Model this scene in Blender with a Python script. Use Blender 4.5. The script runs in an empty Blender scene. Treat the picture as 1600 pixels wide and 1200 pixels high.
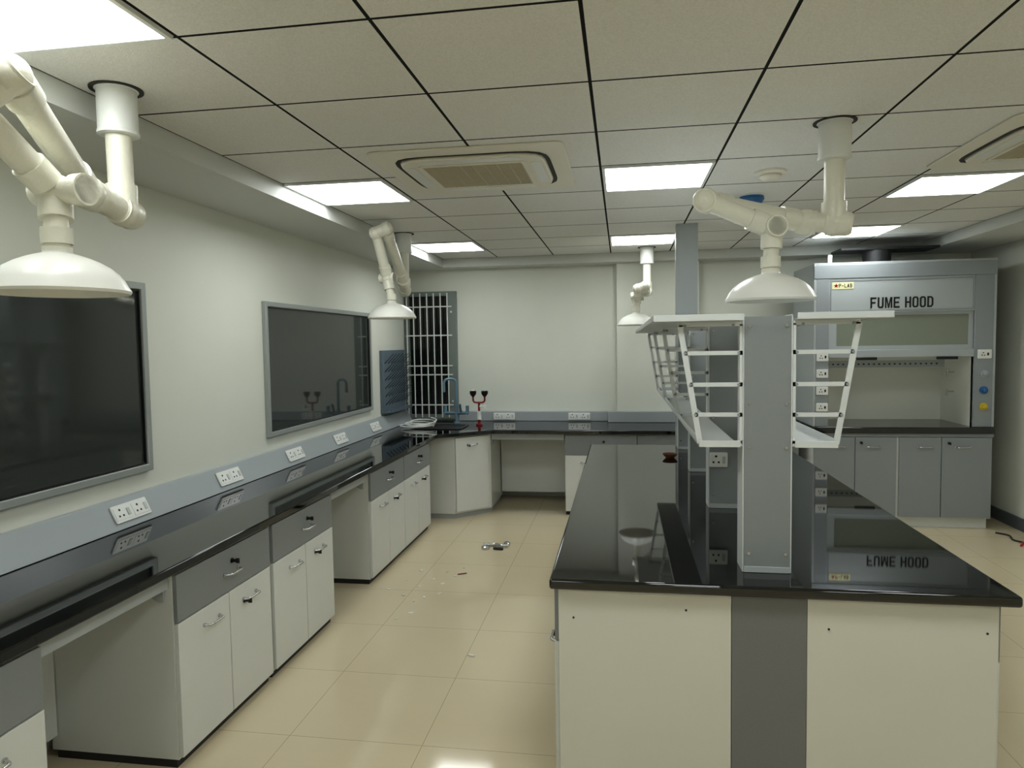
import bpy, bmesh, math, random
from mathutils import Vector, Matrix
random.seed(7)
C = bpy.context.scene.collection
PI = math.pi

# ------------------------------------------------------------------ materials
def srgb(r, g, b):
    def f(c):
        c /= 255.0
        return c/12.92 if c <= .04045 else ((c+.055)/1.055)**2.4
    return (f(r), f(g), f(b), 1)

def mat(name, col, rough=.5, metal=0, noise=0, nscale=8, bump=0, bscale=80, emit=None, estr=0, spec=.5, coat=0, trans=0, alpha=1):
    m = bpy.data.materials.new(name); m.use_nodes = True
    nt = m.node_tree; b = nt.nodes['Principled BSDF']
    b.inputs['Base Color'].default_value = col
    b.inputs['Roughness'].default_value = rough
    b.inputs['Metallic'].default_value = metal
    b.inputs['Specular IOR Level'].default_value = spec
    b.inputs['Coat Weight'].default_value = coat
    b.inputs['Transmission Weight'].default_value = trans
    if emit:
        b.inputs['Emission Color'].default_value = emit
        b.inputs['Emission Strength'].default_value = estr
    tc = nt.nodes.new('ShaderNodeTexCoord')
    if noise:
        n = nt.nodes.new('ShaderNodeTexNoise'); n.inputs['Scale'].default_value = nscale; n.inputs['Detail'].default_value = 4
        nt.links.new(tc.outputs['Object'], n.inputs['Vector'])
        mx = nt.nodes.new('ShaderNodeMixRGB')
        mx.inputs['Color1'].default_value = tuple(c*(1-noise) for c in col[:3])+(1,)
        mx.inputs['Color2'].default_value = tuple(min(1, c*(1+noise)) for c in col[:3])+(1,)
        nt.links.new(n.outputs['Fac'], mx.inputs['Fac']); nt.links.new(mx.outputs['Color'], b.inputs['Base Color'])
    if bump:
        n = nt.nodes.new('ShaderNodeTexNoise'); n.inputs['Scale'].default_value = bscale; n.inputs['Detail'].default_value = 3
        nt.links.new(tc.outputs['Object'], n.inputs['Vector'])
        bp = nt.nodes.new('ShaderNodeBump'); bp.inputs['Strength'].default_value = bump; bp.inputs['Distance'].default_value = .01
        nt.links.new(n.outputs['Fac'], bp.inputs['Height']); nt.links.new(bp.outputs['Normal'], b.inputs['Normal'])
    return m

def grid_mat(name, base, base2, line, rough, x0, y0, pitch, hw, nscale, bump=0, bscale=300, spec=.5):
    m = bpy.data.materials.new(name); m.use_nodes = True
    nt = m.node_tree; b = nt.nodes['Principled BSDF']; L = nt.links.new
    b.inputs['Roughness'].default_value = rough
    b.inputs['Specular IOR Level'].default_value = spec
    geo = nt.nodes.new('ShaderNodeNewGeometry')
    sep = nt.nodes.new('ShaderNodeSeparateXYZ'); L(geo.outputs['Position'], sep.inputs[0])
    def M(op, a, bb=None):
        n = nt.nodes.new('ShaderNodeMath'); n.operation = op
        for i, v in enumerate((a, bb)):
            if v is None: continue
            if isinstance(v, (int, float)): n.inputs[i].default_value = v
            else: L(v, n.inputs[i])
        return n.outputs[0]
    masks = []
    for out, o in ((sep.outputs[0], x0), (sep.outputs[1], y0)):
        t = M('DIVIDE', M('SUBTRACT', out, o-100*pitch), pitch)
        fr = M('FRACT', t)
        d = M('SUBTRACT', .5, M('ABSOLUTE', M('SUBTRACT', fr, .5)))
        masks.append(M('LESS_THAN', d, hw/pitch))
    mask = M('MAXIMUM', masks[0], masks[1])
    n = nt.nodes.new('ShaderNodeTexNoise'); n.inputs['Scale'].default_value = nscale; n.inputs['Detail'].default_value = 6
    L(geo.outputs['Position'], n.inputs['Vector'])
    mx = nt.nodes.new('ShaderNodeMixRGB'); mx.inputs['Color1'].default_value = base; mx.inputs['Color2'].default_value = base2
    L(n.outputs['Fac'], mx.inputs['Fac'])
    mx2 = nt.nodes.new('ShaderNodeMixRGB'); L(mask, mx2.inputs['Fac']); L(mx.outputs[0], mx2.inputs['Color1']); mx2.inputs['Color2'].default_value = line
    L(mx2.outputs[0], b.inputs['Base Color'])
    if bump:
        n2 = nt.nodes.new('ShaderNodeTexNoise'); n2.inputs['Scale'].default_value = bscale
        L(geo.outputs['Position'], n2.inputs['Vector'])
        bp = nt.nodes.new('ShaderNodeBump'); bp.inputs['Strength'].default_value = bump; bp.inputs['Distance'].default_value = .004
        L(n2.outputs['Fac'], bp.inputs['Height']); L(bp.outputs['Normal'], b.inputs['Normal'])
    return m

GX, GY, ZC = -.1061, 1.9426, 2.632
M_wall = mat('wall_paint', srgb(222, 224, 213), .6, noise=.03, nscale=2)
M_soff = mat('soffit_paint', srgb(212, 214, 209), .6, noise=.03, nscale=2)
M_ceil = grid_mat('ceiling_tile', srgb(218, 217, 212), srgb(254, 253, 249), srgb(34, 35, 33), .9, GX, GY, .6, .0062, 170, .5, 220, spec=.1)
M_floor = grid_mat('floor_tile', srgb(208, 194, 163), srgb(218, 205, 175), srgb(176, 162, 132), .08, -.25, .35, .6, .0018, 1.6)
M_gran = mat('black_granite', srgb(8, 9, 10), .03, noise=.6, nscale=260, spec=.85)
M_white = mat('white_laminate', srgb(222, 224, 220), .38, noise=.015, nscale=5)
M_cream = mat('cream_laminate', srgb(216, 214, 202), .4, noise=.03, nscale=3)
M_grey = mat('grey_laminate', srgb(138, 143, 144), .4, noise=.03, nscale=60)
M_grey2 = mat('grey_fine_laminate', srgb(120, 121, 120), .5, noise=.1, nscale=260)
M_greyst = mat('grey_powder_coat', srgb(148, 154, 157), .4)
M_race = mat('raceway_powder_coat', srgb(164, 171, 174), .35)
M_greylt = mat('light_grey_powder_coat', srgb(174, 180, 181), .4)
M_kick = mat('dark_kick', srgb(28, 29, 30), .5)
M_chrome = mat('brushed_steel', srgb(200, 202, 202), .22, 1)
M_black = mat('black_plastic', srgb(14, 14, 15), .35)
M_plast = mat('white_plastic', srgb(234, 236, 232), .35)
M_shelf = mat('white_powder_coat', srgb(214, 218, 217), .4)
M_pvc = mat('wrapped_white_pipe', srgb(232, 230, 214), .3, noise=.05, nscale=14, bump=.35, bscale=30)
M_dome = mat('white_dome', srgb(236, 236, 229), .3)
M_glass = mat('dark_glass', srgb(56, 60, 57), .04, spec=.7)
M_night = mat('night_glass', srgb(10, 12, 12), .15)
M_alu = mat('aluminium_frame', srgb(168, 173, 170), .4, .3)
M_bar = mat('grille_paint', srgb(218, 222, 216), .4)
M_light = mat('light_diffuser', (1, 1, 1, 1), .5, emit=(.955, 1, 1, 1), estr=11.5)
M_ac = mat('ac_plastic', srgb(236, 232, 218), .45)
M_acg = mat('ac_grille', srgb(196, 188, 164), .6)
M_dark = mat('dark_slot', srgb(44, 43, 40), .7)
M_red = mat('red_paint', srgb(130, 20, 22), .35)
M_signred = mat('sign_red', srgb(180, 30, 28), .5)
M_blue = mat('blue_plastic', srgb(40, 96, 150), .35)
M_yel = mat('yellow_plastic', srgb(200, 180, 50), .4)
M_teal = mat('faucet_coat', srgb(110, 140, 158), .3, .3)
M_liner = mat('hood_liner', srgb(222, 224, 212), .5)
M_sash = mat('sash_glass', srgb(134, 140, 126), .1, spec=.6)
M_peg = mat('pegboard_plastic', srgb(100, 114, 125), .5)
M_pegd = mat('peg_plastic', srgb(52, 62, 72), .5)
M_brown = mat('brown_dish', srgb(110, 66, 38), .6)
M_paper = mat('scrap_paper', srgb(235, 235, 228), .7)

# ------------------------------------------------------------------ mesh builder
class MB:
    def __init__(s): s.bm = bmesh.new()
    def box(s, x0, x1, y0, y1, z0, z1):
        r = bmesh.ops.create_cube(s.bm, size=1)
        M = Matrix.Translation(((x0+x1)/2, (y0+y1)/2, (z0+z1)/2)) @ Matrix.Diagonal((abs(x1-x0), abs(y1-y0), abs(z1-z0), 1))
        bmesh.ops.transform(s.bm, matrix=M, verts=r['verts']); return s
    def prism(s, pts, a0, a1, axis='z'):
        def P(p, a):
            return {'z': (p[0], p[1], a), 'y': (p[0], a, p[1]), 'x': (a, p[0], p[1])}[axis]
        lo = [s.bm.verts.new(P(p, a0)) for p in pts]; hi = [s.bm.verts.new(P(p, a1)) for p in pts]
        fs = [s.bm.faces.new(lo), s.bm.faces.new(hi)]
        n = len(pts)
        for i in range(n): fs.append(s.bm.faces.new((lo[i], lo[(i+1) % n], hi[(i+1) % n], hi[i])))
        bmesh.ops.recalc_face_normals(s.bm, faces=fs); return s
    def ring(s, outer, inner, a0, a1, axis='z'):
        def P(p, a):
            return {'z': (p[0], p[1], a), 'y': (p[0], a, p[1]), 'x': (a, p[0], p[1])}[axis]
        V = [[s.bm.verts.new(P(p, a)) for p in L] for L in (outer, inner) for a in (a0, a1)]
        o0, o1, i0, i1 = V; n = len(outer); fs = []
        for i in range(n):
            j = (i+1) % n
            for q in ((o0[i], o0[j], o1[j], o1[i]), (i0[i], i0[j], i1[j], i1[i]), (o0[i], o0[j], i0[j], i0[i]), (o1[i], o1[j], i1[j], i1[i])):
                fs.append(s.bm.faces.new(q))
        bmesh.ops.recalc_face_normals(s.bm, faces=fs); return s
    def tube(s, pts, r, seg=16, radii=None):
        pts = [Vector(p) for p in pts]; n = len(pts)
        T = []
        for i in range(n):
            t = (pts[min(i+1, n-1)]-pts[max(i-1, 0)]); T.append(t.normalized())
        up = Vector((0, 0, 1)) if abs(T[0].z) < .9 else Vector((1, 0, 0))
        N = T[0].cross(up).normalized(); rings = []
        for i in range(n):
            if i: N = (N - T[i]*N.dot(T[i])).normalized()
            B = T[i].cross(N); rr = radii[i] if radii else r
            rings.append([s.bm.verts.new(pts[i]+(N*math.cos(2*PI*k/seg)+B*math.sin(2*PI*k/seg))*rr) for k in range(seg)])
        fs = []
        for a, b in zip(rings, rings[1:]):
            for k in range(seg): fs.append(s.bm.faces.new((a[k], a[(k+1) % seg], b[(k+1) % seg], b[k])))
        fs.append(s.bm.faces.new(rings[0])); fs.append(s.bm.faces.new(rings[-1]))
        bmesh.ops.recalc_face_normals(s.bm, faces=fs); return s
    def rev(s, prof, c=(0, 0, 0), seg=40, axis='z', closed=False):
        rings = []; c = Vector(c)
        for r, z in prof:
            ring = []
            for k in range(seg):
                a = 2*PI*k/seg; x, y = r*math.cos(a), r*math.sin(a)
                v = {'z': (x, y, z), 'y': (x, z, y), 'x': (z, x, y)}[axis]
                ring.append(s.bm.verts.new(c+Vector(v)))
            rings.append(ring)
        fs = []
        prs = list(zip(rings, rings[1:]))
        if closed: prs.append((rings[-1], rings[0]))
        for a, b in prs:
            for k in range(seg): fs.append(s.bm.faces.new((a[k], a[(k+1) % seg], b[(k+1) % seg], b[k])))
        if not closed:
            fs.append(s.bm.faces.new(rings[0])); fs.append(s.bm.faces.new(rings[-1]))
        bmesh.ops.recalc_face_normals(s.bm, faces=fs); return s
    def ball(s, c, r, seg=20):
        q = bmesh.ops.create_uvsphere(s.bm, u_segments=seg, v_segments=seg//2, radius=r)
        bmesh.ops.translate(s.bm, vec=Vector(c), verts=q['verts']); return s
    def obj(s, name, m, parent=None, bevel=0, loc=None, label=None, bseg=2):
        me = bpy.data.meshes.new(name); s.bm.to_mesh(me); s.bm.free()
        me.polygons.foreach_set('use_smooth', [True]*len(me.polygons))
        me.set_sharp_from_angle(angle=math.radians(38))
        me.materials.append(m)
        return link(name, me, parent, bevel, loc, label, bseg)

def link(name, me, parent=None, bevel=0, loc=None, label=None, bseg=2):
    o = bpy.data.objects.new(name, me); C.objects.link(o)
    if parent: o.parent = parent
    if loc: o.location = loc
    if label: o['label'] = label
    if bevel:
        b = o.modifiers.new('bevel', 'BEVEL'); b.width = bevel; b.segments = bseg; b.limit_method = 'ANGLE'; b.angle_limit = math.radians(40)
    return o

def tag(o, label, cat, group=None):
    o['label'] = label; o['category'] = cat
    if group: o['group'] = group
    return o

def thing(name, label, cat, loc=(0, 0, 0), rot=0, group=None):
    e = bpy.data.objects.new(name, None); C.objects.link(e); e.empty_display_size = .1
    e.location = loc; e.rotation_euler = (0, 0, math.radians(rot))
    return tag(e, label, cat, group)

def struct(o): o['kind'] = 'structure'; return o

def fillet(pts, rad, n=6):
    pts = [Vector(p) for p in pts]; out = [pts[0]]
    for a, b, c in zip(pts, pts[1:], pts[2:]):
        r = min(rad, (a-b).length*.49, (c-b).length*.49)
        p = b+(a-b).normalized()*r; q = b+(c-b).normalized()*r
        for i in range(n+1):
            t = i/n; out.append(p*(1-t)**2+b*2*t*(1-t)+q*t*t)
    out.append(pts[-1]); return out

def rrect(x0, x1, y0, y1, r, n=6):
    out = []
    for cx, cy, a in ((x1-r, y1-r, 0), (x0+r, y1-r, 90), (x0+r, y0+r, 180), (x1-r, y0+r, 270)):
        for i in range(n+1):
            t = math.radians(a+90*i/n); out.append((cx+r*math.cos(t), cy+r*math.sin(t)))
    return out

def lettering(s, x, z, gw, gh, adv, y0, y1, m, parent, t=.25):
    """bold sans capitals built as flat prisms in the xz plane, centred on x, base z"""
    u = 1-t
    oct_o = [(.22, 0), (.78, 0), (1, .16), (1, .84), (.78, 1), (.22, 1), (0, .84), (0, .16)]
    oct_i = [(.36, .14), (.64, .14), (u, .24), (u, .76), (.64, .86), (.36, .86), (t, .76), (t, .24)]
    G = {'F': [[(0, 0), (t, 0), (t, .42), (.85, .42), (.85, .58), (t, .58), (t, .84), (1, .84), (1, 1), (0, 1)]],
         'E': [[(0, 0), (1, 0), (1, .16), (t, .16), (t, .42), (.9, .42), (.9, .58), (t, .58), (t, .84), (1, .84), (1, 1), (0, 1)]],
         'U': [[(0, 1), (0, .16), (.2, 0), (.8, 0), (1, .16), (1, 1), (u, 1), (u, .23), (.66, .15), (.34, .15), (t, .23), (t, 1)]],
         'H': [[(0, 0), (t, 0), (t, .42), (u, .42), (u, 0), (1, 0), (1, 1), (u, 1), (u, .58), (t, .58), (t, 1), (0, 1)]],
         'M': [[(0, 0), (.2, 0), (.2, .68), (.42, 0), (.58, 0), (.8, .68), (.8, 0), (1, 0), (1, 1), (.72, 1), (.5, .34), (.28, 1), (0, 1)]],
         'L': [[(0, 0), (1, 0), (1, .17), (t, .17), (t, 1), (0, 1)]],
         'A': [[(0, 0), (t, 0), (.33, .22), (.67, .22), (u, 0), (1, 0), (.64, 1), (.36, 1)]],
         '-': [[(.15, .38), (.85, .38), (.85, .56), (.15, .56)]]}
    R = {'O': [(oct_o, oct_i)],
         'D': [([(0, 0), (.7, 0), (1, .2), (1, .8), (.7, 1), (0, 1)], [(t, .15), (.6, .15), (u, .28), (u, .72), (.6, .85), (t, .85)])],
         'P': [([(0, .4), (.75, .4), (1, .55), (1, .88), (.75, 1), (0, 1)], [(t, .54), (.62, .54), (u, .62), (u, .8), (.62, .86), (t, .86)])],
         'B': [([(0, .46), (.7, .46), (.92, .6), (.92, .88), (.7, 1), (0, 1)], [(t, .58), (.6, .58), (.68, .64), (.68, .82), (.6, .87), (t, .87)]),
               ([(0, 0), (.75, 0), (1, .14), (1, .42), (.75, .56), (0, .56)], [(t, .14), (.62, .14), (u, .2), (u, .38), (.62, .45), (t, .45)])]}
    b = MB()
    ws = [adv*(.55 if c == ' ' else (1.18 if c == 'M' else 1)) for c in s]
    cx = x-sum(ws)/2
    for c, w_ in zip(s, ws):
        g_ = gw*(1.22 if c == 'M' else 1)
        f_ = lambda p: (cx+p[0]*g_, z+p[1]*gh)
        for poly in G.get(c, []): b.prism([f_(p) for p in poly], y0, y1, 'y')
        for o_, i_ in R.get(c, []): b.ring([f_(p) for p in o_], [f_(p) for p in i_], y0, y1, 'y')
        if c == 'P': b.prism([f_(p) for p in ((0, 0), (t, 0), (t, .4), (0, .4))], y0, y1, 'y')
        cx += w_
    return b.obj('lettering', m, parent)

# ------------------------------------------------------------------ room shell
XL, XR, YB, YR = -2.43, 3.45, 7.6, -2.6
ZS = 2.54
struct(MB().box(XL-.1, XR+.1, YR-.1, YB+.1, -.1, 0).obj('floor', M_floor))
struct(MB().box(XL-.1, XR+.1, YR-.1, YB+.1, ZC, ZC+.1).obj('ceiling', M_ceil))
struct(MB().box(XL-.1, XL, YR-.1, YB+.1, 0, ZC).obj('wall_left', M_wall))
struct(MB().box(XR, XR+.1, YR-.1, YB+.1, 0, ZC).obj('wall_right', M_wall))
struct(MB().box(XL, XR, YB, YB+.1, 0, ZC).obj('wall_back', M_wall))
struct(MB().box(XL, XR, YR-.1, YR, 0, ZC).obj('wall_front', M_wall))
XS = GX-1.8
YS = GY+.6*9
XSR = GX+3.0
struct(MB().box(XL, XS, YR, YB, ZS, ZC).obj('trim_1', M_soff))
struct(MB().box(XSR, XR, YR, YB, ZS, ZC).obj('trim_2', M_soff))
struct(MB().box(XS, XSR, YS, YB, ZS, ZC).obj('trim_3', M_soff))
struct(MB().box(-.05, .80, 7.48, YB, 0, ZS).obj('trim_4', M_wall))
struct(MB().box(XR-.02, XR, YR, YB, 0, .11).obj('baseboard_right', mat('skirting', srgb(84, 90, 94), .5), bevel=.003))

def rc(a, b, c, d): return [(a, c), (b, c), (b, d), (a, d)]
def window(n, y0, y1, z0, z1):
    root = bpy.data.objects.new('window_%d' % n, None); C.objects.link(root); struct(root)
    root.location = (XL, (y0+y1)/2, z0)
    w = (y1-y0)/2; h = z1-z0
    MB().ring(rc(-w, w, 0, h), rc(-w+.035, w-.035, .035, h-.035), 0, .03, 'x').obj('frame', M_alu, root, bevel=.004)
    MB().ring(rc(-w+.035, w-.035, .035, h-.035), rc(-w+.043, w-.043, .043, h-.043), 0, .018, 'x').obj('gasket', M_black, root)
    MB().box(.002, .008, -w+.043, w-.043, .043, h-.043).obj('pane', M_glass, root)
window(1, 1.55, 3.22, 1.08, 2.04)
window(2, 4.42, 6.44, 1.08, 2.02)

r3 = bpy.data.objects.new('window_3', None); C.objects.link(r3); struct(r3); r3.location = (-2.12, YB, .87)
MB().ring(rc(-.30, .30, 0, 1.43), rc(-.25, .20, .05, 1.38), -.05, 0, 'y').obj('frame', mat('window_frame_dark', srgb(120, 128, 124), .4), r3, bevel=.003)
MB().box(-.25, .20, -.008, -.002, .05, 1.38).obj('pane', M_night, r3)
g = MB()
for i in range(7): g.tube([(-.265+.078*i, -.075, .02), (-.265+.078*i, -.075, 1.41)], .0075, 8)
for z in (.16, .50, .60, .94, 1.26):
    g.box(-.285, .25, -.066, -.058, z-.007, z+.007)
for z in (.2, 1.2):
    for x in (-.285, .235): g.box(x, x+.015, -.068, 0, z-.01, z+.01)
g.obj('window_grille', M_bar, r3)

# ------------------------------------------------------------------ ceiling lights
def light(i, j):
    x, y = GX+.6*i, GY+.6*j
    root = thing('ceiling_light', 'square flush white LED panel lit in the tile ceiling', 'ceiling light', (x+.3, y+.3, ZC), group='LED panels in the ceiling')
    s = .292
    MB().ring(rc(-s, s, -s, s), rc(-s+.016, s-.016, -s+.016, s-.016), -.012, 0).obj('frame', M_plast, root)
    MB().box(-s+.016, s-.016, -s+.016, s-.016, -.008, -.001).obj('diffuser', M_light, root)
for i, j in ((-3, 7), (0, 7), (3, 7), (-3, 3), (0, 3), (3, 4), (-3, -1), (0, -1), (3, -1), (-3, -5), (0, -5), (3, -5)): light(i, j)

# ------------------------------------------------------------------ AC cassettes
def cassette(x, y):
    root = thing('air_conditioner', 'square cream ceiling cassette air conditioner with curved slots and centre grille', 'air conditioner', (x, y, ZC), group='ceiling cassette air conditioners')
    MB().prism(rrect(-.48, .48, -.46, .46, .05), -.012, 0).obj('panel', M_ac, root, bevel=.005)
    def sq(a, b, p=6.5, n=14):
        out = []
        for q in range(4*n):
            t = 2*PI*q/(4*n)+PI/4; c, s_ = math.cos(t), math.sin(t)
            r = (abs(c)**p+abs(s_)**p)**(-1/p); out.append((a*r*c, b*r*s_))
        return out
    MB().ring(sq(.394, .362), sq(.372, .350), -.0145, -.01).obj('air_slot', M_dark, root)
    MB().prism(sq(.368, .346), -.028, -.012).obj('body', M_ac, root, bevel=.008, bseg=3)
    for sx, sy, w, h in ((0, -1, .26, .026), (0, 1, .26, .026), (-1, 0, .026, .22), (1, 0, .026, .22)):
        cx, cy = sx*.322, sy*.300
        MB().prism(rrect(cx-w, cx+w, cy-h, cy+h, .024), -.030, -.028).obj('louver', M_plast, root, bevel=.0008)
    MB().ring(rrect(-.275, .275, -.25, .25, .02), rrect(-.255, .255, -.23, .23, .01), -.033, -.028).obj('grille_frame', M_ac, root, bevel=.002)
    g = MB()
    g.box(-.255, .255, -.23, .23, -.0295, -.028)
    for k in range(24): g.box(-.255, .255, -.222+.019*k, -.222+.019*k+.007, -.032, -.0295)
    for k in range(9): g.box(-.255+.0630*k, -.255+.0630*k+.006, -.23, .23, -.0325, -.0295)
    g.obj('grille', M_acg, root)
cassette(-.74, 3.69)
cassette(2.12, 3.70)

# ------------------------------------------------------------------ detectors
root = thing('smoke_detector', 'round white smoke detector on the ceiling', 'smoke detector', (.82, 4.07, ZC))
MB().rev([(.085, 0), (.085, -.012), (.07, -.02), (.06, -.02)]).obj('base', M_ac, root)
MB().rev([(.055, -.02), (.06, -.03), (.045, -.045), (.02, -.05)]).obj('sensor_cover', M_ac, root)
root = thing('detector_with_cap', 'ceiling detector with blue plastic dust cap', 'detector', (.83, 4.69, ZC))
MB().rev([(.07, 0), (.07, -.012), (.05, -.02)]).obj('base', M_plast, root)
MB().rev([(.075, -.012), (.078, -.03), (.06, -.06), (.03, -.068)]).obj('dust_cap', M_blue, root)

# ------------------------------------------------------------------ cabinets
def handle(parent, x, z, L=.1, y=0):
    a = L/2
    p = [(x-a, y, z), (x-a*.85, y-.032, z), (x+a*.85, y-.032, z), (x+a, y, z)]
    m = MB().tube(fillet(p, .014, 4), .0056, 10)
    m.tube([p[0], Vector(p[0])+Vector((0, -.006, 0))], .009, 12); m.tube([p[3], Vector(p[3])+Vector((0, -.006, 0))], .009, 12)
    return m.obj('handle', M_chrome, parent, label='chrome bow handle')
def lock(parent, x, z, y=0):
    m = MB().tube([(x, y, z), (x, y-.004, z)], .012, 16)
    m.tube([(x, y-.004, z), (x, y-.022, z)], .008, 12); m.box(x-.003, x+.003, y-.038, y-.022, z-.011, z+.011)
    return m.obj('lock', M_black, parent, label='black key lock')

def cabinet(loc, rot, w, d, drawers, doors, label, group, top=.81, white=M_white, grey=M_grey, zdr=.60):
    root = thing('cabinet', label, 'cabinet', loc, rot, group)
    MB().box(0, w, .019, d, .035, top).obj('body', white, root, bevel=.001)
    MB().box(.004, w-.004, .03, d-.02, 0, .035).obj('plinth', M_kick, root)
    zt = top-.012; zd = zdr if drawers else top-.012
    for i in range(drawers):
        a, b = w*i/drawers+.003, w*(i+1)/drawers-.003
        dr = MB().box(a, b, 0, .018, zdr+.003, zt).obj('drawer', grey, root, bevel=.0015, label='grey drawer front')
        c = (a+b)/2+.02; zc = (zdr+zt)/2
        handle(dr, c, zc-.012, min(.11, (b-a)*.3)); lock(dr, c+.01, zc+.035)
    for i in range(doors):
        a, b = w*i/doors+.003, w*(i+1)/doors-.003
        dm = white if drawers else grey
        do = MB().box(a, b, 0, .018, .045, zd-.003).obj('door', dm, root, bevel=.0015)
        c = a+(b-a)*(.62 if i % 2 == 0 else .45)
        handle(do, c, zd-.075, min(.11, (b-a)*.4))
        if i % 2: lock(do, c-.045, zd-.085)
    return root

def knee(loc, rot, w, d, zb=.1):
    root = thing('knee_space_panel', 'white panel and grey apron rail under the black worktop', 'bench panel', loc, rot, 'knee space panels')
    MB().box(.004, w-.004, .03, .05, .745, .808).obj('apron_rail', M_greylt, root, bevel=.002)
    MB().box(.004, w-.004, d-.03, d-.012, zb, .808).obj('back_panel', M_white, root)
    for x in (.006, w-.012):
        MB().prism([(.05, .808), (.26, .808), (.26, .79), (.07, .69), (.05, .69)], x, x+.006, 'x').obj('bracket', M_greylt, root)
    return root

FX = -1.765
gl = 'cabinets along the window wall'
lab1 = 'white laminate cabinet with grey drawer above two doors'
D = .60
cabinet((FX, .35, 0), 90, .70, D, 1, 2, lab1, gl)
cabinet((FX, 1.075, 0), 90, .745, D, 1, 2, lab1, gl)
knee((FX, 1.82, 0), 90, .645, D)
cabinet((FX, 2.465, 0), 90, .74, D, 1, 2, lab1, gl)
cabinet((FX, 3.235, 0), 90, .735, D, 1, 2, lab1, gl)
knee((FX, 3.972, 0), 90, .655, D)
cabinet((FX, 4.63, 0), 90, .76, D, 1, 2, lab1, gl)
cabinet((FX, 5.395, 0), 90, .76, D, 1, 2, lab1, gl)
knee((-1.85, 6.16, 0), 90, .33, .52)
root = thing('corner_cabinet', 'white corner cabinet with one diagonal door below the sink', 'cabinet', (-1.62, 6.5, 0))
cp = [(0, 0), (.29, .28), (.31, .30), (.31, .95), (-.72, .95), (-.72, .02)]
MB().prism(cp, .05, .81).obj('body', M_white, root, bevel=.001)
MB().prism([(-.01, .02), (.29, .32), (.29, .93), (-.7, .93), (-.7, .04)], 0, .05).obj('plinth', M_greylt, root)
do = MB().box(.012, .392, -.02, -.001, .07, .795).obj('door', M_white, root, bevel=.0015)
do.rotation_euler = (0, 0, math.atan2(.28, .29))
handle(do, .20, .72, .11, -.02); lock(do, .155, .715, -.02)

gb = 'cabinets along the back wall'
knee((-1.305, 6.76, 0), 0, .74, .62, .1)
cabinet((-.56, 6.76, 0), 0, .70, .68, 1, 2, lab1, gb)
cabinet((.145, 6.76, 0), 0, .70, .68, 1, 2, lab1, gb)
cabinet((.85, 6.76, 0), 0, .78, .80, 1, 2, lab1, gb)

wt = MB().prism([(-2.425, .3), (-1.745, .3), (-1.745, 6.36), (-1.60, 6.45), (-1.30, 6.71), (1.655, 6.71), (1.655, 7.595), (.805, 7.595), (.805, 7.475), (-.055, 7.475), (-.055, 7.595), (-2.425, 7.595)], .812, .85).obj('worktop', M_gran, bevel=.006)
tag(wt, 'polished black granite worktop running around the wall benches', 'worktop')

rw = MB().prism([(XL+.003, .852), (XL+.095, .852), (XL+.03, .985), (XL+.003, .985)], .3, 7.5, 'y').obj('cable_raceway', M_race, bevel=.003)
tag(rw, 'sloped grey metal cable raceway along the window wall above the worktop', 'cable raceway', 'cable raceways')
rw = MB().box(-1.80, -.155, 7.52, 7.595, .852, .955).obj('cable_raceway', M_race, bevel=.003)
tag(rw, 'grey metal cable raceway on the back wall above the worktop', 'cable raceway', 'cable raceways')
rw = MB().box(-.15, 1.65, 7.40, 7.475, .852, .965).obj('cable_raceway', M_race, bevel=.003)
tag(rw, 'grey metal cable raceway stepping around the wall pilaster', 'cable raceway', 'cable raceways')

M_switch = mat('switch_plastic', srgb(196, 199, 196), .35)
def outlet(loc, rz, tilt=0, w=.24, h=.088, label='white twin socket plate with switches on a grey raceway', group='socket plates', modules=2):
    root = thing('socket_plate', label, 'power socket', loc, 0, group)
    root.rotation_euler = (math.radians(tilt), 0, math.radians(rz))
    MB().prism(rrect(-w/2, w/2, -h/2, h/2, .006, 3), -.009, -.0005, 'y').obj('plate', M_plast, root, bevel=.002)
    mw = w/modules
    for k in range(modules):
        cx = -w/2+mw*(k+.5)
        MB().box(cx-mw*.44, cx+mw*.44, -.0115, -.009, -h*.36, h*.36).obj('socket', M_plast, root, bevel=.001)
        sx = cx-mw*.14
        hh = MB()
        for a, b, r in ((0, .018, .0062), (-.013, -.012, .0055), (.013, -.012, .0055)):
            hh.tube([(sx+a, -.0115, b), (sx+a, -.0122, b)], r, 10)
        hh.obj('socket_holes', M_black, root)
        MB().box(cx+mw*.2, cx+mw*.36, -.0155, -.0115, -.018, .018).obj('switch', M_switch, root, bevel=.001)
sl = math.degrees(math.atan2(.065, .133))
for y in (2.12, 2.99, 3.85, 4.71, 5.54, 6.38):
    outlet((XL+.0635, y, .920), 90, -sl)
for x in (-1.29, -.46): outlet((x, 7.52, .905), 0, 0, .24, .075)

# ------------------------------------------------------------------ peg board
root = thing('drying_peg_board', 'blue-grey plastic glassware drying rack board with rows of pegs', 'drying rack', (XL+.02, 6.72, 1.015), 90)
MB().box(0, .72, -.015, .018, 0, .64).obj('board', M_peg, root, bevel=.004)
pm = MB().tube([(0, 0, 0), (0, -.10, .10)], .006, 8, radii=[.0055, .003])
me = bpy.data.meshes.new('peg'); pm.bm.to_mesh(me); pm.bm.free(); me.materials.append(M_pegd)
for i in range(7):
    for j in range(6):
        link('peg', me, root, loc=(.06+.10*i, -.015, .08+.085*j))
MB().box(.0, .72, -.09, -.016, 0, .012).box(0, .72, -.094, -.09, 0, .035).obj('drip_tray', M_peg, root, bevel=.002)

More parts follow.
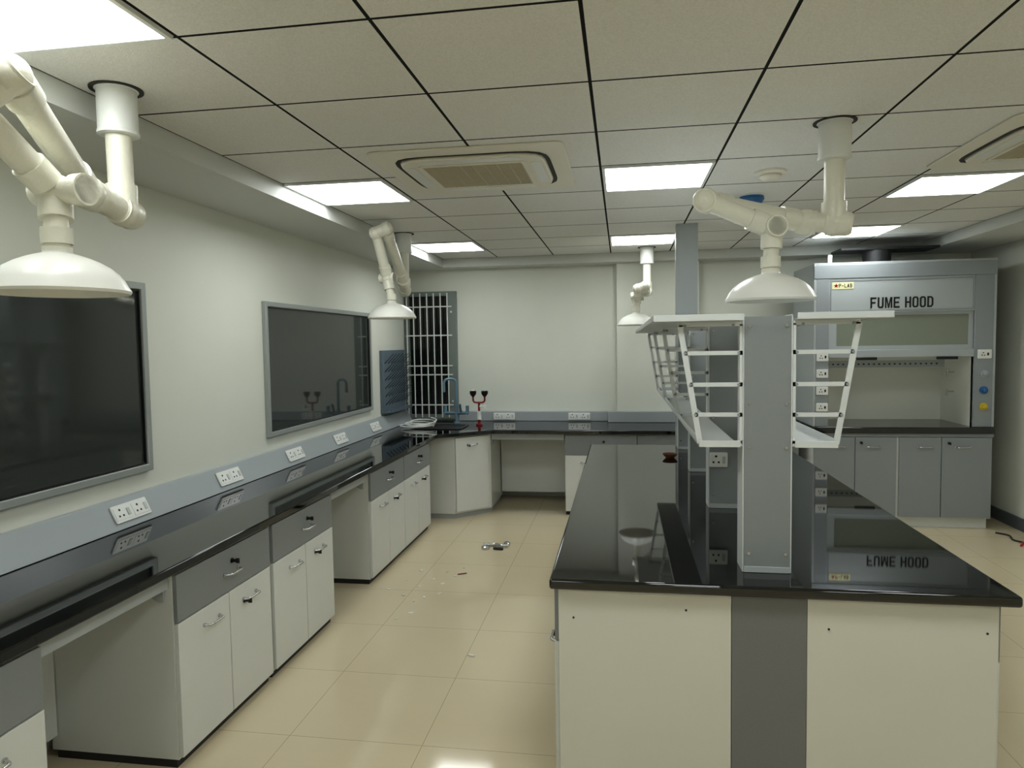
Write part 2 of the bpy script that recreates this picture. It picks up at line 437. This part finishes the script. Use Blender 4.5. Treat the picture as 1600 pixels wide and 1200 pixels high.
# ------------------------------------------------------------------ sink area
root = thing('sink', 'black corner sink set in the granite worktop', 'sink', (-1.85, 6.93, .851))
MB().ring(rrect(-.25, .25, -.2, .2, .04), rrect(-.225, .225, -.175, .175, .03), 0, .008).obj('rim', M_black, root, bevel=.002)
MB().prism(rrect(-.225, .225, -.175, .175, .03), 0, .002).obj('basin', M_kick, root)
root = thing('lab_faucet', 'blue-grey gooseneck laboratory tap with side valves', 'tap', (-1.755, 7.20, .851))
MB().rev([(.035, 0), (.035, .02), (.02, .03), (.018, .16)], seg=20).obj('base', M_teal, root)
MB().tube(fillet([(0, 0, .16), (0, 0, .49), (-.12, -.05, .49), (-.12, -.05, .35)], .06, 8), .014, 12).obj('spout', M_teal, root)
MB().tube([(-.12, 0, .12), (.13, 0, .12)], .017, 12).tube([(.05, 0, .12), (.05, -.05, .22)], .013, 12).obj('valve_body', M_teal, root)
for sx in (-1, 1):
    MB().tube([(sx*.12, 0, .12), (sx*.12, -.05, .12)], .014, 12).tube([(sx*.12, 0, .13), (sx*.12, 0, .20)], .019, 12).obj('valve_knob', M_teal, root)
root = thing('water_hose', 'coiled white rubber hose lying on the worktop', 'hose', (-2.12, 6.90, .862))
pts = []
for k in range(160):
    t = k/159; a = t*2*PI*3.2
    pts.append(((.17-.06*t)*math.cos(a)*1.1+.1*t, (.17-.06*t)*math.sin(a), .002+.06*t+.02*t*math.sin(a)))
MB().tube(pts, .007, 8).obj('hose', M_plast, root)
root = thing('eyewash_station', 'red bench eyewash with two capped spray heads', 'eyewash', (-1.49, 7.12, .851))
MB().rev([(.035, 0), (.035, .015), (.015, .02), (.015, .06)], seg=20).obj('base', M_red, root)
MB().rev([(.022, .06), (.022, .15)], seg=20).obj('label_sleeve', M_plast, root)
MB().tube([(0, 0, .15), (0, 0, .24)], .012, 12).tube(fillet([(-.062, 0, .31), (-.062, 0, .24), (.062, 0, .24), (.062, 0, .31)], .04, 6), .010, 12).obj('yoke', M_red, root)
for sx in (-1, 1):
    MB().rev([(.012, .30), (.034, .33), (.036, .36), (.02, .366)], c=(sx*.062, 0, 0), seg=20).obj('spray_head', M_black, root)
    MB().rev([(.022, .3665), (.01, .372)], c=(sx*.062, 0, 0), seg=16).obj('dust_cap', M_plast, root)
MB().tube([(0, 0, .2), (.07, -.03, .2)], .008, 10).box(.06, .085, -.06, -.01, .185, .215).obj('push_handle', M_plast, root)

# ------------------------------------------------------------------ fume extraction arms
def arm(mount, E, J, T, T2, K, dome, zr, r=.041, label='', stub=.06):
    base = Vector((mount[0], mount[1], ZC))
    root = thing('extraction_arm', label, 'extraction arm', base, group='articulated extraction arms')
    L = lambda p: Vector(p)-base
    MB().rev([(.074, 0), (.074, -.004), (.066, -.006), (.066, -.15), (.069, -.152), (.069, -.162), (.045, -.164)], seg=32).obj('ceiling_mount', M_plast, root)
    MB().rev([(.068, -.0045), (.088, -.0045), (.088, -.0005), (.068, -.0005)], seg=32, closed=True).obj('ceiling_cutout', M_dark, root)
    MB().tube([L((mount[0], mount[1], ZC-.16)), L(E)], r*.97, 24).obj('drop_pipe', M_pvc, root)
    E_, J_, T_, T2_, K_ = L(E), L(J), L(T), L(T2), L(K)
    d = (J_-E_).normalized()
    MB().ball(E_, r*1.3, 24).tube([E_-d*.075, E_-d*.065, E_-d*.045, E_+d*.03], r, 24, radii=[r*.9, r*1.12, r*1.22, r*1.22]).tube([E_+Vector((0, 0, .02)), E_+Vector((0, 0, .09))], r*1.18, 24).obj('joint', M_pvc, root)
    MB().tube([E_, J_], r, 24).ball(J_, r*1.3, 24).tube([J_-d*.045, J_+d*.035], r*1.2, 24).obj('joint', M_pvc, root)
    u = (T_-J_).normalized()
    MB().tube([J_, T_], r*.94, 24).tube([J_+u*.05, J_+u*.12], r*1.12, 24).tube([T_-u*.10, T_-u*.03], r*1.12, 24).obj('arm_tube', M_pvc, root)
    v = (T2_-T_).normalized()
    MB().ball(T_, r*1.2, 24).tube([T_-v*.03, T2_+v*.03], r*1.08, 24).ball(T2_, r*1.2, 24).obj('joint', M_pvc, root)
    w = (K_-T2_).normalized()
    MB().tube([T2_, K_], r*.9, 24).tube([K_-w*.10, K_-w*.035], r*1.06, 24).obj('arm_tube', M_pvc, root)
    n = L((dome[0], dome[1], zr+.115))
    s = w.cross(Vector((0, 0, 1))).normalized()
    MB().ball(K_, r*1.2, 24).tube([K_-s*.06, K_+s*stub], r*.88, 20).tube([K_+s*(stub-.035), K_+s*stub], r*1.02, 20).obj('joint', M_pvc, root)
    kb = K_.lerp(n, .48)
    MB().tube([K_, kb, n+Vector((0, 0, .035)), n], r*.72, 20).tube([K_.lerp(n, .12), kb], r*1.0, 24).tube([n+Vector((0, 0, .015)), n+Vector((0, 0, .06))], r*.92, 24).rev([(r*.85, -.008), (r*.85, .006), (r*.7, .012)], c=n, seg=24).obj('neck', M_pvc, root)
    R = .178
    prof = [(R, -.010), (R+.004, -.002), (R+.001, .004)]+[(R*a, h) for a, h in ((.975, .012), (.93, .028), (.85, .047), (.74, .064), (.60, .079), (.45, .091), (.32, .099), (.22, .104), (.19, .114), (.15, .116))]
    inner = [(max(.02, x-.005), z-.006) for x, z in reversed(prof[3:-1])]
    c = L((dome[0], dome[1], zr))
    MB().rev(prof+inner, c=c, seg=56, closed=True).obj('hood', M_dome, root)

arm((-1.78, 2.28), (-1.77, 2.27, 2.20), (-1.75, 2.08, 2.225), (-1.525, 1.57, 2.40), (-1.62, 1.54, 2.33), (-1.60, 1.78, 2.155), (-1.575, 1.75), 1.872, r=.044,
    label='white plastic-wrapped extraction arm with dome hood over the long bench', stub=.11)
arm((-1.79, 5.61), (-1.79, 5.61, 2.17), (-1.74, 5.42, 2.22), (-1.68, 4.86, 2.55), (-1.76, 4.86, 2.52), (-1.74, 5.04, 2.21), (-1.705, 5.02), 1.915,
    label='white extraction arm folded upright above the long bench')
arm((.91, 3.21), (.91, 3.21, 2.20), (.80, 3.24, 2.215), (.37, 3.10, 2.295), (.345, 2.99, 2.28), (.62, 3.04, 2.165), (.615, 3.04), 1.872, r=.043,
    label='white plastic-wrapped extraction arm with dome hood above island shelves')
arm((.25, 7.0), (.25, 7.0, 2.2), (.22, 6.88, 2.2), (.21, 6.4, 2.2), (.15, 6.4, 2.18), (.15, 6.76, 2.14), (.14, 6.78), 1.87,
    label='white extraction arm in front of the back wall pilaster')

# ------------------------------------------------------------------ island
iw = MB().box(-.265, 1.29, 2.44, 5.80, .812, .85).obj('island_worktop', M_gran, bevel=.010, bseg=3)
tag(iw, 'polished black granite worktop of the island bench', 'worktop')
root = thing('island_end_panel', 'cream end panel of the island with a grey centre strip', 'bench panel', (.5, 2.475, 0))
MB().box(-.735, -.125, 0, .02, 0, .81).obj('side_panel', M_cream, root, bevel=.001)
MB().box(.13, .735, 0, .02, 0, .81).obj('side_panel', M_cream, root, bevel=.001)
MB().box(-.123, .128, -.001, .02, 0, .81).obj('centre_strip', M_grey2, root, bevel=.001, label='grey fine-speckled strip')
for x, z in ((-.28, .745), (.20, .70), (.70, .71), (-.68, .70)):
    MB().tube([(x, 0, z), (x, -.002, z)], .004, 10).obj('screw', M_kick, root)
gi = 'island cabinets'
for k in range(4):
    y = 2.497+.81*k
    cabinet((-.252, y+.805, 0), -90, .805, .73, 1, 2, 'white island cabinet with grey drawer above two doors', gi)
    cabinet((1.252, y, 0), 90, .805, .73, 1, 2, 'white island cabinet with grey drawer above two doors', gi)

# reagent rack
root = thing('reagent_shelf', 'grey and white two-tier reagent rack standing along the island', 'shelf', (.515, 2.6, .851))
ys = (0, 1.0, 2.0, 2.95)
for y in ys:
    MB().box(-.078, .084, y, y+.012, .0, .935).obj('column', M_grey, root, bevel=.001)
    MB().box(-.083, -.0785, y-.001, y+.11, .0, .94).box(.0845, .089, y-.001, y+.11, .0, .94).box(-.078, .084, y+.095, y+.11, 0, .935).obj('column_frame', M_shelf, root, bevel=.001)
    MB().box(-.078, .084, y-.005, y, 0, .022).obj('foot_plate', M_greylt, root, bevel=.001)
    s = MB()
    for x in (-.06, .068):
        for z in (.9, .62, .07, .46): s.tube([(x, y, z), (x, y-.004, z)], .006, 10)
    s.obj('screws', M_chrome, root)
    for sg in (-1, 1):
        X = lambda a: .003+sg*a
        b = MB()
        x0 = X(.087)
        def quad(pa, pb, t):
            pa = Vector((pa[0], 0, pa[1])); pb = Vector((pb[0], 0, pb[1])); d = (pb-pa).normalized(); n = Vector((-d.z, 0, d.x))*t/2
            pts = [pa-n, pb-n, pb+n, pa+n]; b.prism([(p.x, p.z) for p in pts], y+.0, y+.006, 'y')
        zb, zt = .475, .908
        quad((X(.308), zt), (X(.236), zb), .020)
        quad((x0, zt+.002), (X(.312), zt+.002), .016)
        for z in (.805, .69, .58): quad((x0, z), (X(.236+(.308-.236)*(z-zb)/(zt-zb)), z), .015)
        b.box(min(x0, X(.097)), max(x0, X(.097)), y, y+.006, zb, zt)
        quad((x0, zb), (X(.236), zb), .020)
        b.obj('bracket', M_shelf, root)
        s = MB()
        for px, pz in ((X(.100), .805), (X(.100), .69), (X(.100), .58), (X(.105), zb), (X(.22), zb), (X(.288), .805), (X(.27), .69), (X(.252), .58), (X(.29), .905), (X(.12), .905)):
            s.tube([(px, y-.003, pz), (px, y, pz)], .0055, 8)
        s.obj('screws', M_greyst, root)
for sg in (-1, 1):
    a, b = sorted((.003+sg*.090, .003+sg*.405))
    MB().box(a, b, -.05, 3.12, .920, .924).box(a, b, -.05, -.047, .920, .944).box(a, b, 3.117, 3.12, .920, .944).box(a if sg < 0 else b-.003, a+.003 if sg < 0 else b, -.05, 3.12, .920, .944).obj('upper_shelf', M_shelf, root, bevel=.001)
    a, b = sorted((.003+sg*.094, .003+sg*.24))
    MB().box(a, b, -.0, 3.1, .462, .466).box(a, b, -.010, -.006, .462, .486).box(a, b, 3.09, 3.1, .462, .486).box(a if sg < 0 else b-.004, a+.004 if sg < 0 else b, -.0, 3.1, .462, .490).obj('lower_shelf', M_shelf, root, bevel=.001)
sp = MB().box(.43, .60, 5.68, 5.78, .851, ZC-.001).obj('service_pole', M_greylt, bevel=.003)
tag(sp, 'light grey boxed service pole rising from the island to the ceiling', 'service pole')
outlet((.48, 3.594, 1.10), 0, 0, .09, .075, 'small white socket plate on a grey rack column', 'rack socket plates', 1)
root = thing('dish', 'small brown dish with debris on the island worktop', 'dish', (.345, 5.15, .851))
MB().rev([(.03, 0), (.05, .02), (.055, .03), (.05, .03), (.028, .006)], seg=24).obj('bowl', M_brown, root)

# ------------------------------------------------------------------ fume hood
FH = thing('fume_hood', 'grey laboratory fume hood with glass sash on a cabinet base', 'fume hood', (1.71, 6.6, 0))
W = 1.5; Dp = .75
MB().box(0, .02, .0, Dp, .91, 2.38).box(W-.02, W, 0, Dp, .91, 2.38).box(.02, W-.02, Dp-.02, Dp, .91, 2.38).box(.02, W-.02, 0, Dp-.02, 2.36, 2.38).obj('body', M_greylt, FH, bevel=.002)
MB().box(.02, .13, 0, .02, .91, 2.24).obj('front_pillar', M_greyst, FH, bevel=.003)
MB().box(1.33, W-.02, 0, .02, .91, 2.24).obj('front_pillar', M_greyst, FH, bevel=.003)
MB().box(.0, W, -.004, .02, 2.24, 2.36).obj('header', M_greyst, FH, bevel=.003)
MB().box(.13, 1.33, .004, .02, 1.93, 2.239).obj('sign_panel', M_greylt, FH, bevel=.003)
MB().ring(rc(.14, 1.32, 1.945, 2.225), rc(.150, 1.310, 1.955, 2.215), .0, .0035, 'y').obj('panel_trim', M_greyst, FH)
lettering('FUME HOOD', .74, 1.968, .050, .096, .0605, .002, .0038, M_black, FH, t=.28)
st = MB().box(.155, .335, .0005, .0035, 2.145, 2.205).obj('logo_sticker', mat('sticker_cream', srgb(236, 232, 186), .5), FH)
lettering('P-LAB', .268, 2.158, .018, .034, .0235, -.0012, .0004, M_black, st, t=.26)
lg = MB()
for k in range(5):
    a = 2*PI*k/5+.3; lg.prism([(.187+.007*math.cos(a+1.57), 2.175+.007*math.sin(a+1.57)), (.187+.024*math.cos(a), 2.175+.024*math.sin(a)), (.187-.007*math.cos(a+1.57), 2.175-.007*math.sin(a+1.57))], -.001, .0004, 'y')
lg.obj('logo', M_signred, st)
MB().ring(rc(.13, 1.33, 1.60, 1.929), rc(.20, 1.29, 1.635, 1.905), .022, .045, 'y').obj('sash_frame', M_greylt, FH, bevel=.002)
MB().box(.20, 1.29, .03, .036, 1.635, 1.905).obj('sash_glass', M_sash, FH)
rl = MB().box(.13, 1.33, -.004, .05, 1.53, 1.599).obj('sash_rail', M_greylt, FH, bevel=.004)
for x in (.36, 1.02):
    MB().box(x, x+.17, -.03, -.004, 1.508, 1.534).obj('handle', M_black, rl, bevel=.005)
MB().box(.131, .136, .05, .62, .91, 2.2).box(1.324, 1.329, .05, .62, .91, 2.2).box(.131, 1.329, .62, .626, .91, 2.2).obj('liner', M_liner, FH)
MB().box(.16, 1.22, .30, .315, 1.43, 1.495).obj('baffle', M_greylt, FH, bevel=.002)
g = MB()
for k in range(22): g.box(.20+.045*k, .216+.045*k, .2985, .2999, 1.455, 1.468)
g.obj('baffle_slots', M_dark, FH)
for z in (1.38, 1.20):
    MB().tube([(1.324, .35, z), (1.27, .35, z)], .007, 10).tube([(1.27, .35, z+.02), (1.27, .35, z-.04)], .009, 10).obj('nozzle', M_chrome, FH)
MB().box(.40, 1.06, .25, .35, 2.14, 2.18).obj('hood_lamp', mat('hood_lamp_tube', (1, 1, 1, 1), .5, emit=(1, 1, .95, 1), estr=3), FH)
MB().box(.004, W-.004, -.03, Dp-.004, .850, .909).obj('worktop', M_gran, FH, bevel=.008)
MB().box(0, W, -.005, Dp, .822, .8495).obj('worktop_support', M_greyst, FH, bevel=.002)
MB().box(0, W, .02, Dp, .09, .821).obj('base_cabinet', M_white, FH, bevel=.001)
MB().box(.02, W-.02, .05, Dp-.02, 0, .09).obj('plinth', M_white, FH)
for i, (a, b) in enumerate(((.012, .36), (.366, .712), (.735, 1.08), (1.086, 1.49))):
    do = MB().box(a, b, 0, .019, .10, .815).obj('door', M_greyst, FH, bevel=.002, label='grey cabinet door')
    handle(do, a+(b-a)*(.62 if i % 2 == 0 else .42), .73, .12)
    if i % 2: lock(do, a+(b-a)*.14, .765)
def plate(z, x, w=.10, h=.075):
    p = MB().prism(rrect(x-w/2, x+w/2, z-h/2, z+h/2, .006, 3), -.012, 0, 'y').obj('socket_plate', M_plast, FH, bevel=.002)
    m = MB()
    for a, b in ((-.012, .012), (-.022, -.01), (-.002, -.01)): m.tube([(x+a, -.012, z+b), (x+a, -.0128, z+b)], .0055, 8)
    m.box(x+.018, x+.032, -.0135, -.012, z-.012, z+.012)
    m.obj('socket_holes', M_black, p)
for z in (1.54, 1.39, 1.235, 1.085): plate(z, .075)
plate(1.55, 1.41, .11, .08)
for z, m in ((1.38, M_race), (1.235, M_blue), (1.09, M_yel)):
    MB().rev([(.033, 0), (.033, -.012), (.02, -.014), (.02, -.04), (.012, -.045)], c=(1.41, 0, z), axis='y', seg=24).obj('valve_knob', m, FH)
MB().tube([(.16, .1, 2.38), (.16, .1, 2.46)], .018, 12).obj('mounting_stud', M_plast, FH)
root = thing('exhaust_duct', 'dark grey exhaust duct above the fume hood', 'exhaust duct', (2.36, 6.98, 2.381))
MB().rev([(.12, 0), (.12, .135)], seg=32).obj('collar', M_kick, root)
MB().box(-.35, .5, -.12, .2, .136, .158).obj('duct_plate', M_kick, root, bevel=.003)

# ------------------------------------------------------------------ floor clutter
root = thing('loose_tap_fittings', 'chrome tap fittings lying on the tiled floor', 'tap fitting', (-1.06, 5.62, 0))
MB().tube(fillet([(-.10, 0, .018), (.0, .03, .018), (.05, -.02, .018), (.11, .0, .018)], .03), .014, 12).obj('fitting_pipe', M_chrome, root)
MB().rev([(.035, 0), (.035, .02), (.02, .03), (.015, .03)], c=(-.07, -.06, 0), seg=20).rev([(.03, 0), (.03, .02), (.018, .03)], c=(.09, .06, 0), seg=20).obj('flange', M_chrome, root)
MB().tube([(.0, -.07, .012), (.08, -.08, .012)], .012, 12).obj('valve_handle', M_black, root)
pos = [(-1.30, 4.95), (-1.22, 4.86), (-1.36, 4.78), (-1.27, 4.7), (-1.42, 4.62), (-1.48, 4.45), (-1.38, 4.35), (-1.33, 4.43), (-1.24, 4.5), (-1.44, 5.1), (-1.5, 4.95), (-1.55, 4.75), (-1.62, 4.55), (-1.34, 4.15), (-1.2, 5.05), (-.82, 3.6), (-1.4, 4.05)]
for i, (x, y) in enumerate(pos):
    s = random.uniform(.006, .015); n = 6; pp = []
    for k in range(n):
        a = 2*PI*k/n; rr = s*random.uniform(.45, 1.2); pp.append((rr*math.cos(a)*1.9, rr*math.sin(a)*.7))
    o = MB().prism(pp, 0, random.uniform(.003, .010)).obj('paper_scrap', M_paper, loc=(x, y, .0005))
    o.rotation_euler = (0, 0, random.uniform(0, 3)); tag(o, 'small white paper and packing scrap on the floor', 'scrap', 'scraps on the floor')
o = MB().box(-.035, .035, -.005, .005, 0, .007).obj('red_scrap', mat('brown_red', srgb(110, 50, 40), .6), loc=(-1.18, 4.92, .0005), bevel=.002); o.rotation_euler = (0, 0, .5)
tag(o, 'thin brownish red strip on the floor', 'scrap')
root = thing('power_cable', 'black cable with red ends lying beside the fume hood', 'cable', (3.2, 6.35, .008))
MB().tube(fillet([(-.02, .12, 0), (.06, .05, 0), (.0, -.1, 0), (.05, -.17, 0)], .06), .007, 8).obj('cable', M_black, root)
MB().tube([(.05, -.17, 0), (-.02, -.27, 0)], .008, 8).tube([(.05, -.17, 0), (.10, -.28, 0)], .008, 8).obj('wire_end', M_signred, root)

# ------------------------------------------------------------------ camera & world
f = 1080.3; yaw, pitch, roll = [math.radians(a) for a in (9.052, 3.302, .892)]
st_, ct = math.sin(yaw), math.cos(yaw); s2, c2 = math.sin(pitch), math.cos(pitch)
F = Vector((-st_*c2, ct*c2, -s2)); R = Vector((ct, st_, 0)); U = Vector((-st_*s2, ct*s2, c2))
cr, sr = math.cos(roll), math.sin(roll)
R, U = R*cr-U*sr, U*cr+R*sr
cd = bpy.data.cameras.new('camera'); cam = bpy.data.objects.new('camera', cd); C.objects.link(cam)
cd.sensor_width = 36; cd.lens = f/1600*36; cd.clip_start = .05
M = Matrix((R, U, -F)).transposed().to_4x4(); M.translation = Vector((0, 0, 1.7)); cam.matrix_world = M
bpy.context.scene.camera = cam
w = bpy.data.worlds.new('world'); bpy.context.scene.world = w; w.use_nodes = True
w.node_tree.nodes['Background'].inputs[0].default_value = (.02, .02, .02, 1)
vs = bpy.context.scene.view_settings
vs.view_transform = 'Standard'; vs.exposure = .08; vs.gamma = .93
